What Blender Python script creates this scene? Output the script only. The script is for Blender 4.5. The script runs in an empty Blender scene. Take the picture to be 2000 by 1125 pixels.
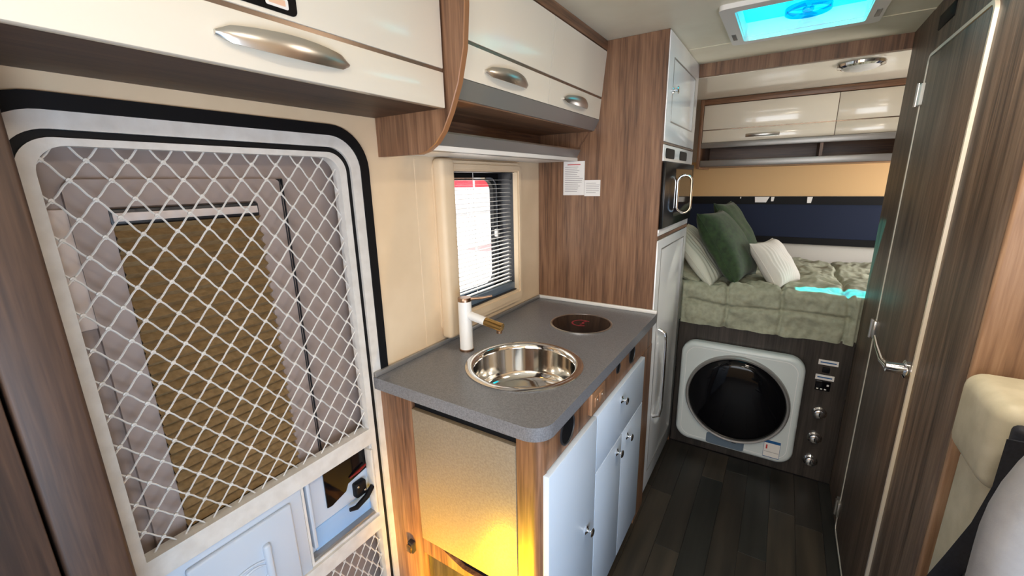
import bpy, bmesh, math, random
from mathutils import Vector, Matrix, noise
random.seed(4)
C = bpy.context.scene.collection
H = 1.55                                   # lens height above the floor; heights below are written relative to it

# ------------------------------------------------------------------ camera
cam_d = bpy.data.cameras.new('camera'); cam = bpy.data.objects.new('camera', cam_d); C.objects.link(cam)
F = 824.0
ay = Vector((538, -217, F)).normalized()
bz = Vector((66, 3293, F)); bz = (bz - ay * ay.dot(bz)).normalized()
wz = -bz; wx = ay.cross(wz)
if wx.x < 0: wx = -wx
right = Vector((wx.x, ay.x, wz.x)); down = Vector((wx.y, ay.y, wz.y)); fwd = Vector((wx.z, ay.z, wz.z))
M3 = Matrix((right, -down, -fwd)).transposed()
cam.matrix_world = Matrix.Translation((0, 0, H)) @ M3.to_4x4()
cam_d.sensor_width = 36; cam_d.lens = F / 2000 * 36; cam_d.clip_start = 0.02
bpy.context.scene.camera = cam

# ------------------------------------------------------------------ world, sun, daylight, added fill, exposure
sc = bpy.context.scene
sc.view_settings.view_transform = 'Standard'; sc.view_settings.look = 'None'
sc.view_settings.gamma = 1; sc.view_settings.use_curve_mapping = False
sc.view_settings.exposure = 0.0
w = bpy.data.worlds.new('sky'); sc.world = w; w.use_nodes = True
w.node_tree.nodes['Background'].inputs[0].default_value = (0.93, 0.96, 1.0, 1)
w.node_tree.nodes['Background'].inputs[1].default_value = 2.4

def light(name, kind, loc, direction, energy, color, size=None, size_y=None, **kw):
    d = bpy.data.lights.new(name, kind); d.energy = energy; d.color = color
    if kind == 'AREA':
        d.shape = 'RECTANGLE'; d.size = size; d.size_y = size_y or size
    for k, v in kw.items(): setattr(d, k, v)
    o = bpy.data.objects.new(name, d); C.objects.link(o)
    o.location = Vector(loc) + Vector((0, 0, H))
    o.rotation_euler = Vector(direction).to_track_quat('-Z', 'Y').to_euler()
    return o
light('sun', 'SUN', (-2, -2, 6), (0.27, 0.45, -1.0), 17.0, (1.0, 0.96, 0.9), angle=0.009)
light('windscreen_daylight', 'AREA', (0.05, -1.93, 0.0), (0, 1, -0.05), 25, (0.90, 0.95, 1.0), 1.7, 0.8)
light('added_blue_side_fill', 'AREA', (1.08, -0.55, -0.85), (-1, 0.55, -0.05), 30, (0.36, 0.66, 1.0), 1.0, 1.1)  # unseen low blue fill, added to tint the kitchen fronts
light('bed_window_daylight', 'AREA', (1.08, 3.0, -0.2), (-1, 0, 0), 10, (1.0, 0.97, 0.95), 0.7, 0.45)

# ------------------------------------------------------------------ materials
def srgb(r, g, b):
    f = lambda c: ((c / 255 + 0.055) / 1.055) ** 2.4 if c > 10 else c / 255 / 12.92
    return (f(r), f(g), f(b), 1)
def mat(name, col, rough=0.5, metal=0.0, **kw):
    m = bpy.data.materials.new(name); m.use_nodes = True
    b = m.node_tree.nodes['Principled BSDF']
    b.inputs['Base Color'].default_value = col if len(col) == 4 else (*col, 1)
    b.inputs['Roughness'].default_value = rough; b.inputs['Metallic'].default_value = metal
    for k, v in kw.items(): b.inputs[k].default_value = v
    return m
def nodes(m): return m.node_tree.nodes, m.node_tree.links, m.node_tree.nodes['Principled BSDF']
def noisy(m, c1, c2, scale, detail=4, bump=0.0, bscale=None, stretch=(1, 1, 1), lo=0.35, hi=0.65):
    N, L, b = nodes(m)
    g = N.new('ShaderNodeNewGeometry'); mp = N.new('ShaderNodeMapping'); mp.inputs['Scale'].default_value = stretch
    L.new(g.outputs['Position'], mp.inputs['Vector'])
    n = N.new('ShaderNodeTexNoise'); n.inputs['Scale'].default_value = scale; n.inputs['Detail'].default_value = detail
    L.new(mp.outputs[0], n.inputs['Vector'])
    r = N.new('ShaderNodeValToRGB'); r.color_ramp.elements[0].color = c1; r.color_ramp.elements[1].color = c2
    r.color_ramp.elements[0].position = lo; r.color_ramp.elements[1].position = hi
    L.new(n.outputs['Fac'], r.inputs[0]); L.new(r.outputs[0], b.inputs['Base Color'])
    if bump:
        n2 = N.new('ShaderNodeTexNoise'); n2.inputs['Scale'].default_value = bscale or scale; n2.inputs['Detail'].default_value = 3
        L.new(mp.outputs[0], n2.inputs['Vector'])
        bp = N.new('ShaderNodeBump'); bp.inputs['Strength'].default_value = bump; bp.inputs['Distance'].default_value = 0.002
        L.new(n2.outputs['Fac'], bp.inputs['Height']); L.new(bp.outputs[0], b.inputs['Normal'])
    return m
def wood(name, grain='z', dark=(86, 60, 44), mid=(126, 91, 67), lite=(152, 114, 86), rough=0.38, seed=0.0):
    m = mat(name, (0.2, 0.1, 0.06), rough); N, L, b = nodes(m)
    g = N.new('ShaderNodeNewGeometry'); mp = N.new('ShaderNodeMapping')
    s = {'z': (1, 1, 0.045), 'y': (1, 0.045, 1), 'x': (0.045, 1, 1)}[grain]
    mp.inputs['Scale'].default_value = s; mp.inputs['Location'].default_value = (seed, seed, seed)
    L.new(g.outputs['Position'], mp.inputs['Vector'])
    n1 = N.new('ShaderNodeTexNoise'); n1.inputs['Scale'].default_value = 22; n1.inputs['Detail'].default_value = 3; n1.inputs['Distortion'].default_value = 0.6
    n2 = N.new('ShaderNodeTexNoise'); n2.inputs['Scale'].default_value = 150; n2.inputs['Detail'].default_value = 4; n2.inputs['Distortion'].default_value = 0.3
    L.new(mp.outputs[0], n1.inputs['Vector']); L.new(mp.outputs[0], n2.inputs['Vector'])
    mx = N.new('ShaderNodeMath'); mx.operation = 'MULTIPLY_ADD'; mx.inputs[1].default_value = 0.45
    L.new(n2.outputs['Fac'], mx.inputs[0])
    m2 = N.new('ShaderNodeMath'); m2.operation = 'MULTIPLY'; m2.inputs[1].default_value = 0.55
    L.new(n1.outputs['Fac'], m2.inputs[0]); L.new(m2.outputs[0], mx.inputs[2])
    r = N.new('ShaderNodeValToRGB'); e = r.color_ramp.elements
    e[0].position = 0.36; e[0].color = srgb(*dark); e[1].position = 0.64; e[1].color = srgb(*lite)
    k = e.new(0.5); k.color = srgb(*mid)
    L.new(mx.outputs[0], r.inputs[0]); L.new(r.outputs[0], b.inputs['Base Color'])
    bp = N.new('ShaderNodeBump'); bp.inputs['Strength'].default_value = 0.12; bp.inputs['Distance'].default_value = 0.001
    L.new(n2.outputs['Fac'], bp.inputs['Height']); L.new(bp.outputs[0], b.inputs['Normal'])
    return m
M = {}
M['wood'] = wood('walnut laminate upright grain')
M['wood_y'] = wood('walnut laminate grain along the van', 'y')
M['wood_x'] = wood('walnut laminate grain across the van', 'x')
M['wood_glare'] = wood('glare painted grey walnut laminate', 'z', (58, 46, 38), (90, 74, 62), (118, 100, 85), 0.48)  # same walnut, with cyan light and grey glare put into the colour
M['wood_lit'] = wood('walnut laminate painted window lit', 'z', (112, 82, 62), (146, 112, 86), (170, 136, 108), 0.5)  # same walnut, lightened in colour for windscreen light on the front face
M['wood_shade'] = wood('painted shade walnut laminate', 'z', (44, 30, 23), (64, 45, 34), (80, 58, 44), 0.5)  # walnut darkened in its colour for the shading on the partition
M['wood_shade_y'] = wood('painted shade walnut laminate along the van', 'y', (44, 30, 23), (64, 45, 34), (80, 58, 44), 0.5)  # walnut darkened in its colour for the shaded cabinet underside
M['wood_dark'] = wood('dark bed base laminate', 'z', (38, 34, 31), (56, 50, 46), (72, 65, 60), 0.35)
M['edge'] = mat('light walnut edge band', srgb(150, 106, 72), 0.4)
M['cream'] = mat('cream gloss lacquer', srgb(238, 230, 214), 0.12, **{'Coat Weight': 0.3})
M['wall'] = noisy(mat('cream wall lining', srgb(226, 200, 166), 0.5), srgb(221, 195, 161), srgb(230, 205, 172), 6)
M['ceil'] = noisy(mat('ceiling lining', srgb(230, 222, 200), 0.45), srgb(226, 217, 194), srgb(234, 227, 206), 5)
M['white'] = mat('white gloss', srgb(240, 241, 242), 0.1, **{'Coat Weight': 0.3})
M['white_k_daylit'] = mat('white lacquer tinted daylight blue', srgb(206, 221, 240), 0.3)  # white fronts with the blue daylight cast put into the colour
M['white_matt'] = mat('white plastic', srgb(236, 232, 226), 0.35)
M['washer_white'] = mat('cool white enamel', srgb(208, 216, 217), 0.3)
M['frame_white'] = noisy(mat('white powder coat', srgb(212, 207, 201), 0.3), srgb(206, 201, 195), srgb(217, 213, 208), 30, bump=0.1, bscale=200)
M['black'] = mat('black rubber', srgb(10, 10, 13), 0.6, **{'Specular IOR Level': 0.25})
M['blackgloss'] = mat('black glass', (0.003, 0.003, 0.004), 0.06, **{'Specular IOR Level': 0.22})
M['ovenblack'] = mat('oven glass', (0.006, 0.005, 0.005), 0.22, **{'Specular IOR Level': 0.2})
M['dark'] = mat('dark plastic', srgb(38, 38, 42), 0.4)
M['chrome'] = mat('chrome', (0.85, 0.85, 0.86), 0.06, 1.0)
M['steel'] = mat('polished steel', (0.75, 0.73, 0.7), 0.09, 1.0)
M['satin'] = mat('satin nickel', (0.62, 0.6, 0.57), 0.28, 1.0)
M['alu'] = mat('brushed grey profile', srgb(158, 156, 154), 0.35, 0.6)
M['strip'] = mat('champagne strip', srgb(140, 120, 104), 0.25, 0.7)
M['palestrip'] = mat('pale aluminium strip', srgb(222, 216, 204), 0.35, 0.3)
M['counter'] = noisy(mat('grey speckled worktop', srgb(113, 114, 119), 0.32), srgb(103, 104, 109), srgb(124, 125, 130), 260, 2)
M['floor'] = noisy(mat('dark vinyl plank', srgb(60, 52, 46), 0.4), srgb(32, 29, 25), srgb(52, 46, 40), 18, 5, 0.1, 90, (1, 0.08, 1))
M['floor_b'] = noisy(mat('brown vinyl plank', srgb(70, 60, 50), 0.4), srgb(44, 39, 33), srgb(68, 60, 50), 18, 5, 0.1, 90, (1, 0.08, 1))
M['floor_c'] = noisy(mat('grey vinyl plank', srgb(50, 48, 44), 0.4), srgb(27, 27, 25), srgb(44, 43, 40), 18, 5, 0.1, 90, (1, 0.08, 1))
M['panel_daylit'] = mat('white plastic with painted blue daylight', srgb(190, 200, 214), 0.3)  # white door panel, blue light from below put into its colour
M['door_grey'] = mat('mauve grey door lining', srgb(152, 136, 129), 0.5)
M['door_pink'] = mat('pale door lining', srgb(205, 190, 182), 0.45)
M['blind'] = noisy(mat('tan pleated cloth', srgb(150, 122, 82), 0.8), srgb(132, 106, 70), srgb(150, 123, 85), 90)
M['beige'] = mat('tan wall panel', srgb(214, 176, 124), 0.55)
M['navy_wall'] = mat('dark blue blackout blind', srgb(8, 24, 52), 0.8)
M['bed'] = noisy(mat('grey green quilt', srgb(158, 160, 140), 0.85), srgb(150, 152, 132), srgb(168, 170, 150), 40, bump=0.3, bscale=400)
M['sheet'] = mat('pale mattress cloth', srgb(205, 200, 192), 0.8)
M['green'] = noisy(mat('green velvet', srgb(42, 66, 30), 0.75, **{'Sheen Weight': 0.15}), srgb(24, 46, 18), srgb(42, 68, 30), 40, bump=0.2, bscale=500)
M['linen'] = mat('off white knit', srgb(226, 220, 212), 0.85)
M['linen_stripe'] = mat('ribbed cream knit', srgb(205, 206, 192), 0.85)
M['leather'] = noisy(mat('cream leather', srgb(190, 182, 158), 0.5), srgb(182, 174, 150), srgb(198, 190, 167), 20, bump=0.15, bscale=250)
M['greyleather'] = noisy(mat('pale grey leather', srgb(150, 150, 154), 0.55), srgb(143, 143, 147), srgb(157, 157, 161), 20, bump=0.15, bscale=250)
M['navy'] = noisy(mat('navy webbing', srgb(18, 22, 34), 0.7), srgb(14, 18, 29), srgb(24, 29, 42), 200)
M['copper'] = mat('copper plate', srgb(205, 158, 122), 0.3, 0.6)
M['brass'] = mat('brushed brass', (0.72, 0.45, 0.16), 0.22, 1.0)
M['bronze'] = mat('bronze', (0.32, 0.2, 0.13), 0.3, 1.0)
M['paper'] = mat('paper', srgb(236, 232, 228), 0.7)
M['ink'] = mat('grey ink', srgb(120, 112, 112), 0.7)
M['inkred'] = mat('red ink', srgb(190, 60, 60), 0.7)
M['blue'] = mat('blue ink', srgb(30, 92, 150), 0.5)
M['red'] = mat('red canopy', srgb(215, 20, 40), 0.6)
M['ground'] = mat('pale paving', srgb(215, 205, 200), 0.8)
M['facade'] = mat('pale building', srgb(225, 220, 218), 0.7)
M['endpanel'] = noisy(mat('beige textured board', srgb(138, 124, 105), 0.4), srgb(131, 117, 98), srgb(146, 132, 112), 150, bump=0.25, bscale=180)
M['bluegrey'] = mat('slate plastic', srgb(96, 112, 128), 0.4)
M['tray_bluelit'] = mat('lining with painted blue light', srgb(150, 185, 225), 0.3)  # blue light inside the latch tray, painted as the lining colour
def glass(name, col, rough=0.0):
    m = bpy.data.materials.new(name); m.use_nodes = True; N, L = m.node_tree.nodes, m.node_tree.links
    N.remove(N['Principled BSDF']); out = N['Material Output']
    t = N.new('ShaderNodeBsdfTransparent'); t.inputs[0].default_value = col
    g = N.new('ShaderNodeBsdfGlossy'); g.inputs[0].default_value = (1, 1, 1, 1); g.inputs[1].default_value = rough
    mx = N.new('ShaderNodeMixShader'); mx.inputs[0].default_value = 0.05
    L.new(t.outputs[0], mx.inputs[1]); L.new(g.outputs[0], mx.inputs[2]); L.new(mx.outputs[0], out.inputs[0])
    return m
M['glass'] = glass('window pane', (0.9, 0.92, 0.92, 1))
M['cyanglass'] = glass('clear turquoise acrylic', (0.10, 0.86, 0.92, 1))
M['fanglass'] = glass('turquoise fan plastic', (0.08, 0.62, 0.80, 1))
def translucent(name, col, dif):
    m = bpy.data.materials.new(name); m.use_nodes = True; N, L = m.node_tree.nodes, m.node_tree.links
    N.remove(N['Principled BSDF']); out = N['Material Output']
    t = N.new('ShaderNodeBsdfTranslucent'); t.inputs[0].default_value = col
    d = N.new('ShaderNodeBsdfDiffuse'); d.inputs[0].default_value = dif
    mx = N.new('ShaderNodeMixShader'); mx.inputs[0].default_value = 0.2
    L.new(t.outputs[0], mx.inputs[1]); L.new(d.outputs[0], mx.inputs[2]); L.new(mx.outputs[0], out.inputs[0])
    return m
M['cyan'] = translucent('frosted turquoise acrylic', (0.012, 0.50, 0.58, 1), (0.1, 0.5, 0.55, 1))
M['cyan_b'] = translucent('pale turquoise blade', (0.001, 0.22, 0.30, 1), (0.02, 0.3, 0.4, 1))
def emit(name, col, s):
    m = mat(name, col); b = m.node_tree.nodes['Principled BSDF']
    b.inputs['Emission Color'].default_value = col; b.inputs['Emission Strength'].default_value = s
    return m
M['led'] = emit('lamp diffuser', (1.0, 0.93, 0.82, 1), 3.0)
M['led_amber'] = emit('amber lamp diffuser', (1.0, 0.62, 0.08, 1), 6.0)

# ------------------------------------------------------------------ mesh helpers
class MB:
    def __init__(s): s.b = bmesh.new()
    def _take(s, t):
        me = bpy.data.meshes.new('t'); t.to_mesh(me); t.free(); s.b.from_mesh(me); bpy.data.meshes.remove(me)
    def box(s, x0, x1, y0, y1, z0, z1, bev=0.0, seg=2):
        t = bmesh.new(); bmesh.ops.create_cube(t, size=1)
        for v in t.verts:
            v.co = Vector(((x0 + x1) / 2 + v.co.x * abs(x1 - x0), (y0 + y1) / 2 + v.co.y * abs(y1 - y0), (z0 + z1) / 2 + v.co.z * abs(z1 - z0)))
        if bev: bmesh.ops.bevel(t, geom=t.edges[:], offset=bev, segments=seg, affect='EDGES', profile=0.5)
        s._take(t); return s
    def tube(s, pts, r, n=10, closed=False, sx=1.0, sy=1.0, up=None, caps=True):
        pts = [Vector(p) for p in pts]; rs = r if isinstance(r, (list, tuple)) else [r] * len(pts)
        rings = []; K = len(pts); ref = Vector(up) if up else None
        for i, p in enumerate(pts):
            a = pts[(i - 1) % K] if (closed or i > 0) else p
            c = pts[(i + 1) % K] if (closed or i < K - 1) else p
            d = (c - a).normalized()
            u = ref or (Vector((0, 0, 1)) if abs(d.z) < 0.9 else Vector((1, 0, 0)))
            e1 = d.cross(u).normalized(); e2 = e1.cross(d).normalized()
            rings.append([s.b.verts.new(p + e1 * math.cos(2 * math.pi * k / n) * rs[i] * sx + e2 * math.sin(2 * math.pi * k / n) * rs[i] * sy) for k in range(n)])
        R = range(K if closed else K - 1)
        for i in R:
            A, B = rings[i], rings[(i + 1) % K]
            for k in range(n): s.b.faces.new((A[k], A[(k + 1) % n], B[(k + 1) % n], B[k]))
        if not closed and caps:
            s.b.faces.new(rings[0][::-1]); s.b.faces.new(rings[-1])
        return s
    def cyl(s, p0, p1, r0, r1=None, n=24): return s.tube([p0, p1], [r0, r0 if r1 is None else r1], n)
    def lathe(s, prof, c, axis=(0, 0, 1), n=40):
        c = Vector(c); ax = Vector(axis).normalized(); u = ax.orthogonal().normalized(); v = ax.cross(u)
        rings = []
        for r, h in prof:
            if r < 1e-6: rings.append([s.b.verts.new(c + ax * h)])
            else: rings.append([s.b.verts.new(c + ax * h + (u * math.cos(2 * math.pi * k / n) + v * math.sin(2 * math.pi * k / n)) * r) for k in range(n)])
        for A, B in zip(rings, rings[1:]):
            for k in range(n):
                q = (k + 1) % n
                if len(A) == 1 and len(B) > 1: s.b.faces.new((A[0], B[k], B[q]))
                elif len(B) == 1 and len(A) > 1: s.b.faces.new((A[k], A[q], B[0]))
                elif len(A) > 1: s.b.faces.new((A[k], A[q], B[q], B[k]))
        return s
    def prism(s, poly, axis, a0, a1):
        # poly: list of 2D points; axis 'x': (y,z), 'y': (x,z), 'z': (x,y)
        def P(p, a): return Vector({'x': (a, p[0], p[1]), 'y': (p[0], a, p[1]), 'z': (p[0], p[1], a)}[axis])
        A = [s.b.verts.new(P(p, a0)) for p in poly]; B = [s.b.verts.new(P(p, a1)) for p in poly]
        s.b.faces.new(A); s.b.faces.new(B[::-1]); n = len(poly)
        for k in range(n): s.b.faces.new((A[k], B[k], B[(k + 1) % n], A[(k + 1) % n]))
        return s
    def ring(s, outer, inner, axis, a0, a1):
        def P(p, a): return Vector({'x': (a, p[0], p[1]), 'y': (p[0], a, p[1]), 'z': (p[0], p[1], a)}[axis])
        L = [[s.b.verts.new(P(p, a)) for p in q] for q, a in ((outer, a0), (outer, a1), (inner, a1), (inner, a0))]
        n = len(outer)
        for j in range(4):
            A, B = L[j], L[(j + 1) % 4]
            for k in range(n): s.b.faces.new((A[k], A[(k + 1) % n], B[(k + 1) % n], B[k]))
        return s
    def grid(s, fn, nu, nv, closeu=False):
        g = [[s.b.verts.new(fn(i / nu, j / nv)) for j in range(nv + 1)] for i in range(nu + (0 if closeu else 1))]
        for i in range(nu):
            for j in range(nv):
                A = g[i]; B = g[(i + 1) % len(g)]
                s.b.faces.new((A[j], B[j], B[j + 1], A[j + 1]))
        return s
def rr(u0, u1, v0, v1, r, n=8):
    if not isinstance(r, (list, tuple)): r = [r] * 4
    out = []
    for (cx, cy, a, q) in ((u1, v1, 0, r[0]), (u0, v1, 90, r[1]), (u0, v0, 180, r[2]), (u1, v0, 270, r[3])):
        sx = -1 if cx == u1 else 1; sy = -1 if cy == v1 else 1
        for k in range(n + 1):
            t = math.radians(a + 90 * k / n)
            out.append((cx + sx * q + q * math.cos(t), cy + sy * q + q * math.sin(t)))
    return out
WL = {}
def put(o, p, parent):
    C.objects.link(o); WL[o.name] = p.copy()
    if parent is not None:
        o.parent = parent; o.location = p - WL[parent.name]
    else: o.location = p
def tag(o, label=None, cat=None, group=None, kind=None):
    if label: o['label'] = label
    if cat: o['category'] = cat
    if group: o['group'] = group
    if kind: o['kind'] = kind
    return o
def thing(name, loc, label, cat, group=None, kind=None):
    o = bpy.data.objects.new(name, None); o.empty_display_size = 0.05
    put(o, Vector(loc) + Vector((0, 0, H)), None); return tag(o, label, cat, group, kind)
def ob(name, mb, m, parent=None, label=None, cat=None, group=None, kind=None, sharp=35, sub=0):
    b = mb.b; bmesh.ops.recalc_face_normals(b, faces=b.faces[:])
    vs = [v.co for v in b.verts]
    lo = Vector((min(v.x for v in vs), min(v.y for v in vs), min(v.z for v in vs))); hi = Vector((max(v.x for v in vs), max(v.y for v in vs), max(v.z for v in vs)))
    c = Vector(((lo.x + hi.x) / 2, (lo.y + hi.y) / 2, lo.z))
    bmesh.ops.translate(b, verts=b.verts[:], vec=-c)
    me = bpy.data.meshes.new(name); b.to_mesh(me); b.free()
    for p in me.polygons: p.use_smooth = True
    me.set_sharp_from_angle(angle=math.radians(sharp))
    me.materials.append(M[m] if isinstance(m, str) else m)
    o = bpy.data.objects.new(name, me); put(o, c + Vector((0, 0, H)), parent)
    if sub:
        md = o.modifiers.new('sub', 'SUBSURF'); md.levels = sub; md.render_levels = sub
    return tag(o, label, cat, group, kind)
def B(*a, **k): return MB().box(*a, **k)
def struct(name, mb, m, label, parent=None, **k): return ob(name, mb, m, parent, label, None if parent else k.pop('cat', name.split('_')[0]), kind='structure' if parent is None else None, **k)

ZF, ZC = -1.55, 0.55
# ================================================================== the shell
fl = struct('floor', B(-1.05, 1.1, -2.0, 3.6, ZF - 0.05, ZF - 0.004), 'dark', 'dark vinyl plank floor of the aisle')
pm = ['floor', 'floor_b', 'floor_c']
for i in range(9):
    x0 = -0.521 + i * 0.1045
    off = [1.02, 1.95, 1.61, 2.185, 1.35, 1.75, 1.15, 2.05, 1.5][i]
    ys = [off - 1.9, off - 0.95, off, off + 0.95, off + 1.9]
    for j in range(4):
        a, b_ = ys[j], min(ys[j + 1], 2.44)
        if a > 2.4 or b_ < -1.0: continue
        ob('plank', B(x0 + 0.0006, x0 + 0.1039, a + 0.0006, b_ - 0.0006, ZF - 0.004, ZF, bev=0.0005, seg=1), pm[(i * 2 + j * 5 + (i == 2)) % 3], fl)

# side wall with door and window openings
DY0, DY1, DZ0, DZ1 = 0.092, 0.825, -1.53, 0.152
wy0, wy1, wz0, wz1 = 1.10, 1.60, -0.475, 0.045
wl = MB()
wl.box(-1.06, -1.0, -2.0, DY0, ZF, ZC); wl.box(-1.06, -1.0, DY0, DY1, DZ1, ZC)
wl.box(-1.06, -1.0, DY0, DY1, ZF, DZ0); wl.box(-1.06, -1.0, DY1, wy0, ZF, ZC)
wl.box(-1.06, -1.0, wy0, wy1, ZF, wz0); wl.box(-1.06, -1.0, wy0, wy1, wz1, ZC); wl.box(-1.06, -1.0, wy1, 3.6, ZF, ZC)
wlo = struct('wall_left', wl, 'wall', 'cream side wall holding the entry door and kitchen window')
for nm, yy in (('panel_joint', 1.005),):
    ob(nm, B(-1.0, -0.9985, yy, yy + 0.012, -0.57, 0.08, bev=0.0007, seg=1), 'wall', wlo)
# corner fillets of the door opening
def fillet(cy, cz, sy, sz, r):
    p = [(cy, cz)] + [(cy - sy * r + sy * r * math.cos(t), cz - sz * r + sz * r * math.sin(t)) for t in [math.pi / 2 * k / 10 for k in range(11)]]
    return p
fm = MB()
for cy, sy in ((DY1, 1), (DY0, -1)): fm.prism(fillet(cy, DZ1, sy, 1, 0.11), 'x', -1.06, -1.0)
ob('door_opening_corner', fm, 'wall', wlo)
wrt = MB()
wrt.box(1.1, 1.15, -2.0, -1.05, ZF, ZC).box(1.1, 1.15, -1.05, -0.05, ZF, -1.40).box(1.1, 1.15, -1.05, -0.05, -0.30, ZC).box(1.1, 1.15, -0.05, 2.65, ZF, ZC)  # low opening added to back the blue fill light
wrt.box(1.1, 1.15, 2.65, 3.35, ZF, -0.425).box(1.1, 1.15, 2.65, 3.35, 0.025, ZC).box(1.1, 1.15, 3.35, 3.6, ZF, ZC)
struct('wall_right', wrt, 'wall', 'far side wall behind the seats')
wr = MB()
wr.box(-1.0, 1.1, 3.56, 3.62, ZF, ZC)
struct('wall_rear', wr, 'sheet', 'pale rear wall above the bed')
wf = MB(); wf.box(-1.0, 1.1, -2.02, -1.97, ZF, -0.45).box(-1.0, 1.1, -2.02, -1.97, 0.42, ZC).box(-1.0, -0.85, -2.02, -1.97, -0.45, 0.42).box(0.95, 1.1, -2.02, -1.97, -0.45, 0.42)
struct('wall_front', wf, 'wall', 'cab end wall with the windscreen opening')

# ceiling with roof hatch opening
hx0, hx1, hy0, hy1 = -0.215, 0.175, 1.735, 2.115
ce = MB()
ce.box(-1.05, hx0, -2.0, 3.6, ZC, ZC + 0.05); ce.box(hx1, 1.1, -2.0, 3.6, ZC, ZC + 0.05)
ce.box(hx0, hx1, -2.0, hy0, ZC, ZC + 0.05); ce.box(hx0, hx1, hy1, 3.6, ZC, ZC + 0.05)
ceo = struct('ceiling', ce, 'ceil', 'cream ceiling lining around the roof hatch')
ob('seam_strip', B(-0.43, 0.365, 2.15, 2.17, ZC - 0.003, ZC, bev=0.001, seg=1), 'ceil', ceo)
# lowered ceiling over the bed and wooden header
struct('trim_1', B(-1.0, 1.1, 2.45, 2.475, 0.492, ZC), 'wood', 'walnut header band where the bed alcove starts', cat='trim')
struct('trim_2', B(-1.0, 1.1, 2.475, 3.56, 0.49, 0.53), 'cream', 'cream lowered ceiling over the bed', cat='trim')

# bathroom cubicle
BX = 0.365
bp = [(BX, 2.45), (BX, 1.235)] + [(0.385 - 0.02 * math.cos(t), 1.235 - 0.02 * math.sin(t)) for t in [math.pi / 2 * k / 8 for k in range(1, 9)]] + [(1.1, 1.215), (1.1, 2.45)]
bath = struct('wall_bathroom', MB().prism(bp, 'z', ZF, ZC), 'wood_glare', 'glare painted grey walnut laminate washroom wall with rounded corner', cat='wall')
ob('front_board', B(BX + 0.006, 1.099, 1.198, 1.2155, ZF, ZC - 0.001, bev=0.006, seg=3), 'wood_lit', bath, 'walnut board with windscreen light painted in')
ob('vent_slot', B(BX - 0.004, BX + 0.01, 1.895, 2.06, 0.455, 0.5, bev=0.003), 'black', bath, 'black slot')
d2 = thing('door_2', (BX, 1.8, ZF), 'walnut washroom door with painted grey glare, outlined by thin metal strips', 'door', kind='structure')
ob('door_leaf', B(BX - 0.006, BX + 0.004, 1.528, 2.078, ZF + 0.03, 0.378, bev=0.0015), 'wood_glare', d2)
ob('metal_strip', MB().ring(rr(1.516, 2.09, ZF + 0.015, 0.39, 0.03), rr(1.526, 2.08, ZF + 0.025, 0.38, 0.022), 'x', BX - 0.008, BX + 0.002), 'palestrip', d2)
for z in (0.265, -0.585, -1.42):
    hg = ob('hinge', B(BX - 0.016, BX, 2.06, 2.115, z - 0.035, z + 0.035, bev=0.003), 'white_matt' if z > 0 else 'satin', d2)
    ob('hinge_pin', MB().cyl((BX - 0.018, 2.085, z - 0.038), (BX - 0.018, 2.085, z + 0.038), 0.006, n=12), 'satin', hg)
hd = ob('door_handle', MB().lathe([(0, 0), (0.027, 0), (0.027, 0.008), (0.018, 0.012), (0.015, 0.05), (0, 0.052)], (BX - 0.006, 1.565, -0.55), (-1, 0, 0), 24), 'chrome', d2)
ob('lever', MB().tube([(BX - 0.05, 1.56, -0.55), (BX - 0.058, 1.61, -0.548), (BX - 0.062, 1.68, -0.53), (BX - 0.062, 1.74, -0.515)], [0.010, 0.009, 0.007, 0.005], 12), 'chrome', hd)

# ================================================================== entry door
d1 = thing('door_1', (-1.0, 0.46, DZ0), 'white framed entry door with diamond security mesh', 'door', kind='structure')
def drr(y0, y1, z1, r, z0=DZ0): return rr(y0, y1, z0, z1, [r, r, 0.03, 0.03], 10)
ob('outer_seal', MB().ring(drr(DY0, DY1, DZ1, 0.11), drr(0.117, 0.798, 0.126, 0.088, DZ0 + .02), 'x', -1.05, -0.994), 'black', d1, 'black rubber seal')
ob('door_frame', MB().ring(drr(0.1175, 0.7975, 0.1255, 0.0875, DZ0 + .02), drr(0.147, 0.768, 0.097, 0.062, DZ0 + .04), 'x', -1.05, -0.997), 'frame_white', d1)
ob('inner_seal', MB().ring(drr(0.1475, 0.7675, 0.0965, 0.0615, DZ0 + .04), drr(0.16, 0.754, 0.085, 0.052, DZ0 + .05), 'x', -1.05, -1.004), 'black', d1, 'black rubber seal')
sf = ob('screen_frame', MB().ring(rr(0.1605, 0.7535, -0.779, 0.0845, [0.0515, 0.0515, 0.002, 0.002], 10), rr(0.182, 0.733, -0.727, 0.072, [0.045, 0.045, 0.002, 0.002], 10), 'x', -1.03, -0.999), 'frame_white', d1)
lf = MB(); lf.box(-1.03, -0.999, 0.1605, 0.20, DZ0 + .05, -0.779); lf.box(-1.03, -0.999, 0.737, 0.7535, DZ0 + .05, -0.779)
lf.box(-1.03, -0.999, 0.20, 0.737, -1.095, -1.045); lf.box(-1.03, -0.999, 0.20, 0.737, DZ0 + .05, DZ0 + .08)
ob('lower_frame', lf, 'frame_white', d1)
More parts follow.
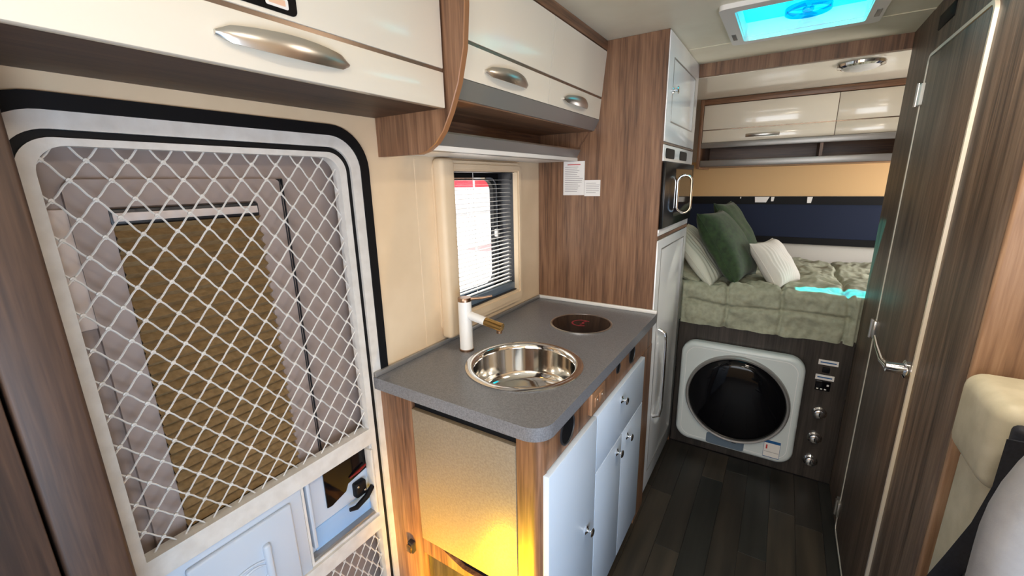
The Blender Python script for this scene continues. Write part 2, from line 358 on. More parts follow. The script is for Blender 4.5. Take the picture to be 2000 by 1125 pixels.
def mesh_sheet(y0, y1, z0, z1, oy, oz, py, pz, x, r=0.0018):
    mb = MB()
    def inside(y, z, m=0.012): return y0 - m < y < y1 + m and z0 - m < z < z1 + m
    for a in range(-2, 26):
        for j in range(-2, 60):
            y = oy + a * py + (py / 2 if j % 2 else 0); z = oz - j * pz / 2
            for s in (-1, 1):
                yb, zb = y + s * py / 2, z - pz / 2
                pts = []
                for t in (0, 0.14, 0.3, 0.5, 0.7, 0.86, 1.0):
                    q = t - 0.025 * math.sin(2 * math.pi * t)
                    yy, zz = y + (yb - y) * (2 * t - q), z + (zb - z) * q
                    pts.append((x + 0.002 * math.cos(math.pi * t), yy, zz))
                pts = [p for p in pts if inside(p[1], p[2])]
                if len(pts) < 2: continue
                mb.tube(pts, r, 5, up=(1, 0, 0))
            if inside(y, z): mb.lathe([(0, -0.003), (0.0042, -0.002), (0.0048, 0), (0.0042, 0.002), (0, 0.003)], (x, y, z), (1, 0, 0), 8)
    return mb
ob('mesh_screen', mesh_sheet(0.182, 0.733, -0.727, 0.072, 0.193, 0.05, 0.0545, 0.0655, -1.016), 'frame_white', d1, 'white diamond mesh')
ob('lower_mesh_screen', mesh_sheet(0.20, 0.74, -1.46, -1.095, 0.211, -1.09, 0.0375, 0.06, -1.016), 'frame_white', d1, 'white diamond mesh')
# the insulated outer leaf behind the mesh
leaf = ob('outer_leaf', B(-1.13, -1.062, 0.10, 0.80, DZ0 + .02, 0.13), 'door_grey', d1, 'mauve grey lining')
ob('pane_surround', MB().ring(rr(0.215, 0.60, -0.80, 0.02, 0.02), rr(0.27, 0.535, -0.78, -0.03, 0.004), 'x', -1.064, -1.05), 'door_grey', leaf)
ob('surround_bead', MB().ring(rr(0.595, 0.603, -0.80, 0.02, 0.002), rr(0.597, 0.601, -0.798, 0.018, 0.001), 'x', -1.062, -1.047), 'dark', leaf)
ob('blind_rail', B(-1.062, -1.048, 0.268, 0.537, -0.064, -0.034, bev=0.003), 'dark', leaf, 'dark grey blind rail')
ob('rail_insert', B(-1.05, -1.0455, 0.272, 0.533, -0.057, -0.041, bev=0.001), 'door_pink', leaf)
pb = MB(); zz = -0.064; k = 0; prof = []
while zz > -0.80:
    prof.append((-1.060 if k % 2 else -1.040, zz)); zz -= 0.0115; k += 1
for y0_ in (0,):
    A = [pb.b.verts.new((p[0], 0.27, p[1])) for p in prof]; D = [pb.b.verts.new((p[0], 0.535, p[1])) for p in prof]
    for q in range(len(prof) - 1): pb.b.faces.new((A[q], D[q], D[q + 1], A[q + 1]))
ob('pleated_blind', pb, 'blind', leaf, 'tan pleated blind', sharp=80)
ob('edge_panel', B(-1.062, -1.054, 0.17, 0.23, -0.25, -0.03, bev=0.004), 'door_pink', leaf)
# lower moulded panel, latch box
lp = ob('lower_panel', B(-1.03, -1.006, 0.198, 0.505, -1.05, -0.778, bev=0.004), 'panel_daylit', d1, 'white moulded panel')
ob('raised_field', B(-1.008, -0.994, 0.235, 0.470, -1.06, -0.80, bev=0.006, seg=3), 'panel_daylit', lp)
ob('oval_rim', MB().tube([(-0.992, 0.345 + 0.055 * math.cos(t), -0.925 + 0.032 * math.sin(t)) for t in [2 * math.pi * k / 32 for k in range(32)]], 0.003, 6, True), 'panel_daylit', lp)
ob('swoosh', MB().tube([(-0.993, 0.30 + 0.09 * t, -0.935 + 0.03 * math.sin(2.6 * t)) for t in [k / 12 for k in range(13)]], [0.001 + 0.003 * math.sin(math.pi * k / 12) for k in range(13)], 6), 'panel_daylit', lp)
ob('grip_bar', B(-1.0, -0.982, 0.385, 0.402, -1.04, -0.86, bev=0.006, seg=3), 'panel_daylit', lp)
bx = ob('latch_tray', B(-1.05, -1.034, 0.505, 0.738, -1.05, -0.778), 'panel_daylit', d1, 'white latch tray')
ob('tray_lip', MB().ring(rr(0.505, 0.738, -1.046, -0.779, 0.003), rr(0.512, 0.732, -1.036, -0.786, 0.003), 'x', -1.036, -1.008), 'frame_white', bx)
ob('tray_divider', B(-1.036, -1.012, 0.522, 0.532, -1.0, -0.786, bev=0.002), 'panel_daylit', bx)
ob('lower_lining', B(-1.036, -1.031, 0.535, 0.732, -1.036, -0.955), 'tray_bluelit', bx, 'tray lining with blue light painted in')
ob('sill_rail', B(-1.034, -1.01, 0.512, 0.732, -1.036, -1.026, bev=0.003), 'alu', bx)
ob('lock_opening', MB().prism([(0.585, -0.783), (0.729, -0.783), (0.729, -0.872), (0.66, -0.885), (0.65, -0.905), (0.60, -0.92), (0.585, -0.918)], 'x', -1.036, -1.030), 'blackgloss', bx, 'black lock opening')
ob('lock_lever_red', MB().tube([(-1.027, 0.665, -0.868), (-1.022, 0.695, -0.86), (-1.022, 0.722, -0.853)], [0.002, 0.004, 0.003], 8), mat('dark red plastic', srgb(120, 12, 14), 0.4), bx, 'red lock tab')
lt = ob('latch', B(-1.036, -1.012, 0.672, 0.712, -0.945, -0.895, bev=0.007, seg=3), 'black', bx, 'black latch')
ob('latch_lever', MB().tube([(-1.008, 0.64, -0.955), (-1.004, 0.66, -0.96), (-1.004, 0.70, -0.948), (-1.008, 0.728, -0.93)], [0.006, 0.008, 0.009, 0.008], 10), 'black', lt)
for (yy, z_) in ((0.68, -0.905), (0.703, -0.93)):
    ob('screw', MB().lathe([(0, 0.003), (0.003, 0.002), (0.004, 0)], (-1.012, yy, z_), (1, 0, 0), 10), 'chrome', lt)
ob('strike_plate', B(-1.03, -0.9985, 0.728, 0.7365, -1.03, -0.80, bev=0.002), 'frame_white', bx)

# ================================================================== wardrobe panel beside the entry
pt = thing('wardrobe_panel', (-0.94, -0.1, ZF), 'tall walnut partition darkened with painted shade beside the entry door, with one upright groove', 'panel')
ob('upright', B(-0.995, -0.88, 0.070, 0.145, ZF, 0.17, bev=0.006, seg=3), 'wood_shade', pt)
ob('side_board', B(-0.995, -0.878, -0.5, 0.066, ZF, 0.17, bev=0.003), 'wood_shade', pt)

# ================================================================== overhead cabinet over the door
c1 = thing('overhead_cabinet', (-0.87, 0.3, 0.181), 'cream overhead cabinet above the entry door with one long bow handle', 'cabinet', 'kitchen side overhead cabinets')
ob('carcass', B(-0.998, -0.752, -0.60, 0.864, 0.182, ZC - 0.001, bev=0.001, seg=1), 'wood_shade_y', c1, 'walnut carcass darkened with painted shade')
lo = ob('door', B(-0.752, -0.734, -0.58, 0.860, 0.181, 0.262, bev=0.002), 'cream', c1)
ob('door', B(-0.752, -0.734, -0.58, 0.860, 0.270, ZC - 0.006, bev=0.002), 'cream', c1)
ob('trim_strip', B(-0.752, -0.737, -0.58, 0.860, 0.262, 0.270), 'strip', c1, 'champagne metal strip')
def bow(y0, y1, xf, zc, out, hw, lift=0.0, n=24, xs=0.0):
    """flat bow handle along the van: a broad curved blade"""
    mb = MB(); secs = []
    for i in range(n + 1):
        t = i / n; a = math.sin(math.pi * t) ** 0.8
        y = y0 + (y1 - y0) * t; x = xf + 0.003 + out * a; z = zc + lift * a
        hgt = hw * (0.55 + 0.45 * a) * min(1, 0.35 + 8 * min(t, 1 - t))
        th = 0.0025
        secs.append([mb.b.verts.new((x + dx, y, z + dz)) for dx, dz in ((-th, -hgt), (th * 0.5, -hgt * 1.02), (th * 1.6, -hgt * 0.5), (th * 2, 0), (th * 1.6, hgt * 0.5), (th * 0.5, hgt * 1.02), (-th, hgt))])
    for A, D in zip(secs, secs[1:]):
        k = len(A)
        for q in range(k): mb.b.faces.new((A[q], A[(q + 1) % k], D[(q + 1) % k], D[q]))
    mb.b.faces.new(secs[0]); mb.b.faces.new(secs[-1][::-1])
    return mb
ob('handle', bow(0.352, 0.582, -0.734, 0.222, 0.022, 0.017), 'satin', lo, 'satin metal bow handle')
dk = ob('screen_decal', MB().prism(rr(0.30, 0.490, 0.277, 0.40, 0.01), 'x', -0.7342, -0.7325), 'blackgloss', c1, 'black glossy display plate')
ob('sticker', MB().prism(rr(0.437, 0.475, 0.284, 0.300, 0.003), 'x', -0.7325, -0.732), 'paper', dk, 'small white sticker with orange print')
ob('sticker_print', MB().prism(rr(0.442, 0.470, 0.288, 0.297, 0.001), 'x', -0.732, -0.7317), mat('orange print', srgb(232, 190, 160), 0.6), dk)

# ================================================================== overhead kitchen cabinet
c2 = thing('overhead_cabinet', (-0.86, 1.35, 0.08), 'cream overhead cabinet over the worktop with two small handles and an open shelf', 'cabinet', 'kitchen side overhead cabinets')
def divider(y0, y1, m, parent, nm):
    cv = [(-0.664, ZC - 0.001), (-0.667, 0.40), (-0.676, 0.31), (-0.697, 0.235), (-0.725, 0.175), (-0.752, 0.130), (-0.778, 0.103), (-0.81, 0.085), (-0.84, 0.078)]
    o = ob(nm, MB().prism([(-0.998, ZC - 0.001), (-0.998, 0.078)] + cv[::-1], 'y', y0, y1), m, parent)
    ob('edge_band', MB().tube([(p[0], (y0 + y1) / 2, p[1]) for p in cv], (y1 - y0) / 2, 8, sx=1.0, sy=0.3, up=(0, 1, 0)) if False else edge_strip(cv, y0, y1), 'edge', o, 'lighter edge band')
def edge_strip(cv, y0, y1):
    mb = MB(); pv = [(p[0] + 0.0015, p[1] - 0.0008) for p in cv]
    A = [[mb.b.verts.new((p[0], y, p[1])) for p in q] for q, y in ((cv, y0), (pv, y0 + 0.002), (pv, y1 - 0.002), (cv, y1))]
    for a, b_ in zip(A, A[1:]):
        for k in range(len(cv) - 1): mb.b.faces.new((a[k], a[k + 1], b_[k + 1], b_[k]))
    return mb
divider(0.866, 0.886, 'wood', c2, 'end_board')
def slant(poly, y0, y1): return MB().prism(poly, 'y', y0, y1)
ob('carcass', slant([(-0.998, 0.205), (-0.735, 0.205), (-0.708, 0.255), (-0.698, ZC - 0.001), (-0.998, ZC - 0.001)], 0.887, 1.818), 'wood_y', c2)
ob('top_rail', B(-0.70, -0.676, 0.887, 1.818, 0.512, ZC - 0.001, bev=0.002), 'wood_y', c2)
ob('back_board', B(-0.998, -0.985, 0.887, 1.818, 0.10, 0.205), 'wood_y', c2)
ob('side_cheek', slant([(-0.985, 0.10), (-0.80, 0.13), (-0.745, 0.205), (-0.985, 0.205)], 1.80, 1.818), 'wood', c2)
ob('shelf', B(-0.998, -0.80, 0.887, 1.818, 0.087, 0.10), 'white_matt', c2, 'white shelf underside')
def dx(z): return -0.677 - (0.51 - z) * 0.105
for y0, y1, hy in ((0.889, 1.3485, (0.985, 1.20)), (1.3515, 1.816, (1.455, 1.665))):
    ob('door', slant([(dx(0.339) - 0.018, 0.339), (dx(0.339), 0.339), (dx(0.508), 0.508), (dx(0.508) - 0.018, 0.508)], y0, y1), 'cream', c2)
    l2 = ob('door', slant([(dx(0.252) - 0.018, 0.252), (dx(0.252), 0.252), (dx(0.33), 0.33), (dx(0.33) - 0.018, 0.33)], y0, y1), 'cream', c2)
    ob('trim_strip', slant([(dx(0.33) - 0.018, 0.33), (dx(0.33) - 0.003, 0.33), (dx(0.339) - 0.003, 0.339), (dx(0.339) - 0.018, 0.339)], y0, y1), 'strip', c2, 'champagne metal strip')
    ob('handle', bow(hy[0], hy[1], dx(0.285), 0.283, 0.024, 0.017), 'satin', l2, 'satin metal bow handle')
ob('light_pelmet', slant([(-0.735, 0.250), (-0.704, 0.250), (-0.726, 0.208), (-0.745, 0.208)], 0.887, 1.818), 'alu', c2, 'grey metal lip')
ob('shelf_lip', slant([(-0.83, 0.131), (-0.787, 0.131), (-0.812, 0.086), (-0.83, 0.086)], 0.887, 1.818), 'alu', c2, 'grey metal lip')
ob('lip_edge', slant([(-0.80, 0.131), (-0.785, 0.131), (-0.787, 0.136), (-0.80, 0.136)], 0.887, 1.818), 'satin', c2)

# ================================================================== kitchen window
wn = thing('window_1', (-1.0, 1.34, wz0), 'bright kitchen window with cream frame over the worktop', 'window', kind='structure')
fr_ = ob('frame', MB().ring(rr(1.085, 1.622, -0.525, 0.078, 0.03), rr(1.158, 1.59, -0.475, 0.042, 0.006), 'x', -1.0, -0.978), 'wall', wn)
ob('frame_moulding', MB().ring(rr(1.10, 1.61, -0.51, 0.066, 0.02), rr(1.15, 1.597, -0.483, 0.048, 0.008), 'x', -0.979, -0.972), 'wall', fr_)
ob('blind_cassette', B(-1.0, -0.952, 1.082, 1.152, -0.545, 0.082, bev=0.016, seg=4), 'wall', wn, 'cream blind cassette')
rv = MB(); rv.ring(rr(1.1, 1.60, -0.475, 0.045, 0.004), rr(1.104, 1.594, -0.470, 0.040, 0.004), 'x', -1.085, -0.99)
ob('reveal', rv, 'dark', wn)
ob('pane_frame', MB().ring(rr(1.1, 1.60, -0.475, 0.045, 0.004), rr(1.12, 1.555, -0.44, 0.012, 0.05), 'x', -1.10, -1.08), 'black', wn, 'black rubber pane frame')
ob('inner_bead', MB().ring(rr(1.118, 1.575, -0.448, 0.022, 0.05), rr(1.123, 1.568, -0.443, 0.016, 0.046), 'x', -1.08, -1.074), 'chrome', wn)
ob('pane', B(-1.096, -1.092, 1.11, 1.58, -0.46, 0.03), 'glass', wn)
ob('catch', B(-1.08, -1.06, 1.553, 1.568, -0.235, -0.20, bev=0.004), 'alu', wn)
ob('bottom_rail', B(-1.03, -1.0, 1.158, 1.592, -0.474, -0.44, bev=0.003), 'bluegrey', wn)
for k in range(27):
    z = -0.437 + 0.0172 * k
    ob('slat', B(-1.032, -1.016, 1.16, 1.592, z, z + 0.0011), 'white_matt', wn)
ob('cord', MB().tube([(-1.024, 1.34, -0.44), (-1.024, 1.34, 0.04)], 0.0012, 5), 'white_matt', wn)

# ================================================================== base cabinet
kc = thing('kitchen_cabinet', (-0.71, 1.3, ZF), 'walnut kitchen base cabinet with pale glossy doors under the grey worktop', 'cabinet')
kb_ = MB(); kb_.box(-0.998, -0.985, 0.81, 1.818, ZF + 0.07, -0.607); kb_.box(-0.445, -0.432, 0.81, 1.818, ZF + 0.07, -0.607)
kb_.box(-0.985, -0.445, 0.81, 0.825, ZF + 0.07, -0.607); kb_.box(-0.985, -0.445, 1.803, 1.818, ZF + 0.07, -0.607); kb_.box(-0.985, -0.445, 0.825, 1.803, ZF + 0.07, ZF + 0.085)
ob('carcass', kb_, 'wood', kc, 'walnut carcass')
ob('plinth', B(-0.95, -0.46, 0.83, 1.818, ZF, ZF + 0.07), 'dark', kc, 'dark recessed plinth')
ob('corner_post', MB().prism([(-0.50, 0.788), (-0.455, 0.788)] + [(-0.455 + 0.027 * math.sin(t), 0.815 - 0.027 * math.cos(t)) for t in [math.pi / 2 * k / 8 for k in range(1, 9)]] + [(-0.50, 0.815)], 'z', ZF, -0.607), 'wood', kc)
ob('end_post', B(-0.998, -0.866, 0.788, 0.81, ZF, -0.607, bev=0.002), 'wood', kc)
ep = ob('end_panel', B(-0.864, -0.502, 0.786, 0.81, -1.108, -0.645, bev=0.002), 'endpanel', kc, 'beige textured end panel')
ob('top_gap', B(-0.864, -0.502, 0.80, 0.81, -0.645, -0.607), 'black', kc, 'black slot above the end panel')
ob('lower_rail', MB().prism([(-0.864, -1.165), (-0.864, -1.110), (-0.78, -1.110), (-0.745, -1.127), (-0.70, -1.142), (-0.502, -1.145), (-0.502, -1.165)], 'y', 0.788, 0.81), 'wood', kc)
ob('finger_slot', B(-0.80, -0.502, 0.803, 0.8095, -1.16, -1.108), 'black', kc, 'dark finger slot')
ob('niche_back', B(-0.864, -0.502, 0.807, 0.8095, ZF, -1.165), 'wood_dark', kc)
ct = ob('magnet_catch', B(-0.922, -0.90, 0.772, 0.788, -1.18, -1.14, bev=0.002), 'dark', kc, 'small door catch')
ob('catch_plate', B(-0.924, -0.905, 0.768, 0.772, -1.177, -1.15, bev=0.001), 'brass', ct)
ob('fascia', B(-0.434, -0.428, 0.815, 1.818, -0.708, -0.607), 'wood', kc)
ob('end_stile', B(-0.434, -0.426, 1.668, 1.818, ZF, -0.708), 'wood', kc)
KD = -0.414
def kdoor(nm, y0, y1, z0, z1): return ob(nm, B(-0.432, KD, y0, y1, z0, z1, bev=0.0025), 'white_k_daylit', kc, 'pale glossy front')
def knob(y, z, x, parent):
    kb = ob('knob', MB().lathe([(0, 0), (0.013, 0), (0.014, 0.003), (0.008, 0.006), (0.005, 0.010), (0.006, 0.014), (0.0135, 0.019), (0.0145, 0.022), (0.011, 0.025), (0, 0.026)], (x, y, z), (1, 0, 0), 20), 'chrome', parent, 'chrome knob')
dA = kdoor('door', 0.802, 1.127, -1.485, -0.712); knob(1.056, -1.075, KD, dA)
dB = kdoor('drawer', 1.130, 1.664, -0.916, -0.712); knob(1.365, -0.765, KD, dB)
dC = kdoor('door', 1.130, 1.394, -1.485, -0.920); knob(1.335, -0.963, KD, dC)
dD = kdoor('door', 1.397, 1.664, -1.485, -0.920); knob(1.452, -0.962, KD, dD)
for y, z, r in ((0.935, -0.652, 0.045), (1.352, -0.640, 0.02), (1.515, -0.648, 0.036)):
    v = ob('vent', MB().lathe([(r, 0), (r, 0.003), (r * 0.9, 0.004), (r * 0.86, -0.001)], (-0.428, y, z), (1, 0, 0), 32), 'dark', kc, 'round black vent')
    ob('vent_hole', MB().lathe([(0, 0), (r * 0.9, 0), (r * 0.9, 0.001), (0, 0.001)], (-0.428, y, z), (1, 0, 0), 32), 'black', v)
so = ob('socket', B(-0.43, -0.416, 1.085, 1.195, -0.690, -0.618, bev=0.003), 'copper', kc, 'copper switch plate')
for yy in (1.12, 1.16):
    ob('switch', B(-0.417, -0.4135, yy - 0.015, yy + 0.015, -0.670, -0.638, bev=0.002), 'copper', so)
    ob('indicator', MB().lathe([(0, 0.001), (0.002, 0.0006), (0.0025, 0)], (-0.4135, yy, -0.648), (1, 0, 0), 8), 'white_matt', so)

# worktop with cut-outs
SX, SY, SR = -0.648, 1.078, 0.188
HX, HY, HR = -0.648, 1.537, 0.126
wt = thing('worktop', (-0.7, 1.29, -0.605), 'grey speckled kitchen worktop with rounded corner', 'worktop')
def slab():
    mb = MB(); b = mb.b
    out = [(-0.998, 1.817), (-0.998, 0.768), (-0.47, 0.768)] + [(-0.47 + 0.058 * math.sin(t), 0.826 - 0.058 * math.cos(t)) for t in [math.pi / 2 * k / 10 for k in range(1, 11)]] + [(-0.412, 1.817)]
    def loop(pts, z): 
        vs = [b.verts.new((p[0], p[1], z)) for p in pts]
        es = [b.edges.new((vs[k], vs[(k + 1) % len(vs)])) for k in range(len(vs))]
        return vs, es
    holes = [[(SX + (SR - 0.02) * math.cos(2 * math.pi * k / 40), SY + (SR - 0.02) * math.sin(2 * math.pi * k / 40)) for k in range(40)],
             [(HX + (HR - 0.008) * math.cos(2 * math.pi * k / 40), HY + (HR - 0.008) * math.sin(2 * math.pi * k / 40)) for k in range(40)]]
    top = [loop(p, -0.568) for p in [out] + holes]; bot = [loop(p, -0.606) for p in [out] + holes]
    for L in (top, bot): bmesh.ops.triangle_fill(b, use_beauty=True, edges=[e for _, es in L for e in es])
    for (tv, _), (bv, _) in zip(top, bot):
        n = len(tv)
        for k in range(n): b.faces.new((tv[k], tv[(k + 1) % n], bv[(k + 1) % n], bv[k]))
    return mb
ob('slab', slab(), 'counter', wt)
ob('wall_trim', B(-0.998, -0.986, 0.768, 1.805, -0.568, -0.552, bev=0.003), 'alu', wt, 'pale metal sealing strip')
ob('end_trim', B(-0.998, -0.412, 1.805, 1.817, -0.568, -0.552, bev=0.003), 'white_matt', wt, 'white sealing strip')

sk = thing('sink', (SX, SY, -0.72), 'round polished steel sink bowl set in the grey worktop', 'sink')
ob('bowl', MB().lathe([(SR, 0.0), (SR + 0.001, 0.003), (SR - 0.006, 0.006), (SR - 0.018, 0.006), (SR - 0.024, 0.002), (SR - 0.028, -0.012), (SR - 0.03, -0.09), (SR - 0.04, -0.112), (SR - 0.06, -0.122), (0.04, -0.128), (0.03, -0.134), (0, -0.134)], (SX, SY, -0.568), (0, 0, 1), 64), 'steel', sk, sharp=60)
dr = ob('drain', MB().lathe([(0.033, 0), (0.033, 0.003), (0.026, 0.004), (0.024, 0.0), (0, 0.0)], (SX, SY, -0.6985), (0, 0, 1), 32), 'chrome', sk)
ob('drain_plug', MB().lathe([(0.02, 0), (0.019, 0.004), (0, 0.007)], (SX, SY, -0.698), (0, 0, 1), 24), 'chrome', dr)

ho = thing('induction_hob', (HX, HY, -0.575), 'small round black induction hob set in the worktop', 'hob')
ob('rim', MB().lathe([(HR, 0.0), (HR, 0.003), (HR - 0.004, 0.0045), (HR - 0.008, 0.003), (HR - 0.009, -0.005)], (HX, HY, -0.568), (0, 0, 1), 48), 'satin', ho)
gl = ob('glass_plate', MB().lathe([(HR - 0.0085, -0.006), (HR - 0.0085, 0.0025), (HR - 0.012, 0.003), (0, 0.003)], (HX, HY, -0.568), (0, 0, 1), 48), 'blackgloss', ho)
hm = mat('dark red print', srgb(150, 24, 44), 0.4)
ob('printed_ring', MB().tube([(HX + 0.036 * math.cos(t), HY + 0.036 * math.sin(t), -0.5648) for t in [0.9 + 4.6 * k / 24 for k in range(25)]], [0.0035] * 25, 6, sy=0.1), hm, gl)
ob('printed_mark', MB().tube([(HX + 0.004, HY - 0.02, -0.5648), (HX + 0.012, HY + 0.0, -0.5648), (HX + 0.002, HY + 0.008, -0.5648), (HX + 0.012, HY + 0.028, -0.5648)], 0.0035, 6, sy=0.1), hm, gl)

fx, fy = -0.885, 1.083
fa = thing('tap', (fx, fy, -0.568), 'white column tap with brass spout tip beside the sink', 'tap')
bd = ob('body', MB().lathe([(0, 0), (0.024, 0), (0.0235, 0.004), (0.023, 0.006), (0.023, 0.178), (0.0, 0.178)], (fx, fy, -0.568), (0, 0, 1), 32), 'white_matt', fa, 'white column')
ob('base_ring', MB().lathe([(0.0255, 0), (0.0255, 0.006), (0.023, 0.007)], (fx, fy, -0.568), (0, 0, 1), 32), 'bronze', bd)
ob('cap', MB().lathe([(0.0232, 0.178), (0.0232, 0.188), (0.022, 0.191), (0, 0.192)], (fx, fy, -0.568), (0, 0, 1), 32), 'bronze', bd, 'bronze cap')
ob('lever', MB().tube([(fx + 0.018, fy + 0.01, -0.383), (fx + 0.055, fy + 0.03, -0.379), (fx + 0.085, fy + 0.045, -0.372)], [0.0055, 0.0045, 0.004], 10), 'bronze', fa, 'slim bronze lever')
dS = Vector((0.128, 0.012, -0.028)); s0 = Vector((fx, fy, -0.435))
sp = ob('spout', MB().cyl(s0, s0 + dS * 0.62, 0.0145, n=24), 'white_matt', fa, 'white spout')
ob('spout_tip', MB().cyl(s0 + dS * 0.62, s0 + dS * 1.12, 0.0147, n=24), 'brass', sp, 'brass spout tip')
e_ = s0 + dS * 1.03
ob('aerator', MB().cyl(e_, e_ + Vector((0, 0, -0.022)), 0.010, n=20), 'bronze', sp)

# ================================================================== tall unit
tc = thing('tall_cabinet', (-0.71, 2.13, ZF), 'tall walnut cabinet with white fronts between worktop and bed', 'cabinet')
PX, PY0, PY1 = -0.430, 1.819, 2.448
cs = MB(); cs.box(-0.998, PX - 0.004, PY0, PY0 + 0.018, ZF, ZC - 0.001); ob('side_board', cs, 'wood', tc, 'broad walnut side board')
ob('far_side_board', B(-0.998, PX - 0.004, PY1 - 0.018, PY1, ZF, ZC - 0.001), 'wood', tc)
ob('back_board', B(-0.998, -0.985, PY0 + 0.018, PY1 - 0.018, ZF, ZC - 0.001), 'wood', tc)
ob('top_filler', B(-0.60, PX - 0.02, PY0 + 0.018, PY1 - 0.018, 0.14, ZC - 0.001), 'wood', tc)
ud = ob('upper_door', B(PX - 0.02, PX, PY0 + 0.004, PY1 - 0.002, 0.148, ZC - 0.004, bev=0.002), 'white', tc, 'glossy white door')
def inset(y0, y1, z0, z1, parent): ob('panel_groove', MB().ring(rr(y0, y1, z0, z1, 0.004), rr(y0 + 0.006, y1 - 0.006, z0 + 0.006, z1 - 0.006, 0.003), 'x', PX - 0.001, PX + 0.0012), 'alu', parent)
inset(1.90, 2.37, 0.225, 0.468, ud)
knob(1.90, 0.345, PX + 0.001, ud)
ob('divider_strip', B(PX - 0.02, PX - 0.002, PY0 + 0.004, PY1 - 0.002, 0.138, 0.146), 'strip', tc)
vp = ob('vent_panel', B(PX - 0.02, PX, PY0 + 0.004, PY1 - 0.002, 0.072, 0.136, bev=0.002), 'white', tc, 'white panel with two slots')
for yy in (1.93, 2.20):
    ob('vent_slot', MB().prism(rr(yy - 0.075, yy + 0.085, 0.084, 0.124, 0.014), 'x', PX - 0.001, PX + 0.002), 'black', vp)
ob('lower_panel', B(PX - 0.02, PX, PY0 + 0.004, PY1 - 0.002, -0.232, -0.205, bev=0.002), 'white', tc)
ob('wood_strip', B(PX - 0.02, PX - 0.001, PY0 + 0.004, PY1 - 0.002, -0.248, -0.234), 'wood_y', tc)
ob('plinth', B(-0.98, PX - 0.03, PY0 + 0.018, PY1 - 0.018, ZF, ZF + 0.03), 'dark', tc)

ov = thing('oven', (-0.6, 2.13, -0.203), 'black built-in oven with chrome loop handle in the tall cabinet', 'oven')
ob('body', B(-0.85, PX - 0.004, PY0 + 0.02, PY1 - 0.02, -0.203, 0.070), 'dark', ov)
od = ob('door', B(PX - 0.004, PX + 0.012, PY0 + 0.01, PY1 - 0.004, -0.202, 0.069, bev=0.004), 'ovenblack', ov, 'black glass door')
ob('viewing_glass', B(PX + 0.011, PX + 0.0125, 2.02, 2.40, -0.165, 0.045, bev=0.0005, seg=1), mat('smoked glass', srgb(40, 30, 24), 0.05), od)
ob('handle', MB().tube([(-0.383 + 0.03 * math.cos(t), 2.05, (0.016 - 0.03 if math.sin(t) > 0 else -0.148 + 0.03) + 0.03 * math.sin(t)) for t in [math.pi * k / 10 for k in range(11)] + [math.pi * (1 + k / 10) for k in range(11)]], 0.0055, 10, True, up=(0, 1, 0)), 'chrome', od, 'chrome loop handle')

fg = thing('fridge', (-0.7, 2.13, ZF + 0.03), 'tall white fridge door with long upright chrome handle', 'fridge')
ob('body', B(-0.95, PX - 0.022, PY0 + 0.02, PY1 - 0.02, ZF + 0.031, -0.255), 'white_matt', fg)
fd = ob('door', B(PX - 0.021, PX, PY0 + 0.004, PY1 - 0.002, ZF + 0.04, -0.252, bev=0.003), 'white', fg)
inset(1.89, 2.38, -1.42, -0.292, fd)
ob('door_edge', B(PX - 0.02, PX + 0.002, PY0 + 0.002, PY0 + 0.012, ZF + 0.06, -0.26, bev=0.002), 'white', fd)
hb = ob('handle', MB().tube([(PX, 1.94, -0.68), (PX + 0.03, 1.94, -0.695), (PX + 0.036, 1.94, -0.73), (PX + 0.036, 1.94, -1.08), (PX + 0.03, 1.94, -1.12), (PX, 1.94, -1.135)], 0.009, 12, up=(0, 1, 0)), 'chrome', fd, 'long chrome handle')

# papers on the tall cabinet
def paper(x0, x1, z0, z1, label, lines, red):
    p = thing('notice', (x0, PY0, z0), label, 'notice', 'paper notices on the walnut side board')
    ob('sheet', B(x0, x1, PY0 - 0.0022, PY0 - 0.0008, z0, z1), 'paper', p)
    zt = z1 - 0.012
    if red:
        ob('heading', B(x0 + 0.02, x1 - 0.02, PY0 - 0.0028, PY0 - 0.0022, zt - 0.004, zt), 'inkred', p); zt -= 0.012
    for k in range(lines):
        ln = (x1 - x0) * random.uniform(0.55, 0.88)
        ob('text_line', B(x0 + 0.008, x0 + 0.008 + ln, PY0 - 0.0028, PY0 - 0.0022, zt - 0.0015, zt), 'ink', p)
        zt -= (zt - z0 - 0.008) / max(1, lines - k)
paper(-0.868, -0.765, -0.062, 0.086, 'larger white notice with red heading taped to the walnut board', 14, True)
paper(-0.764, -0.690, -0.066, 0.003, 'smaller white notice taped beside the one with red heading', 6, False)

# ================================================================== bed, base, washer
bb = thing('bed_base', (0.0, 3.0, ZF), 'dark grey brown bed base panel around the washing machine', 'bed base')
ob('front_board', B(-0.428, BX - 0.001, 2.45, 2.468, ZF, -0.772), 'wood_dark', bb)
ob('platform', B(-0.998, 1.098, 2.468, 3.558, -0.79, -0.772), 'wood_dark', bb)
for x in (-0.95, 0.98):
    ob('support', B(x - 0.02, x + 0.02, 2.5, 3.5, ZF, -0.79), 'wood_dark', bb)
mt = ob('mattress', B(-0.99, 1.09, 2.472, 3.55, -0.771, -0.635, bev=0.03, seg=3), 'sheet', None, 'pale mattress under the grey green quilt', 'mattress')

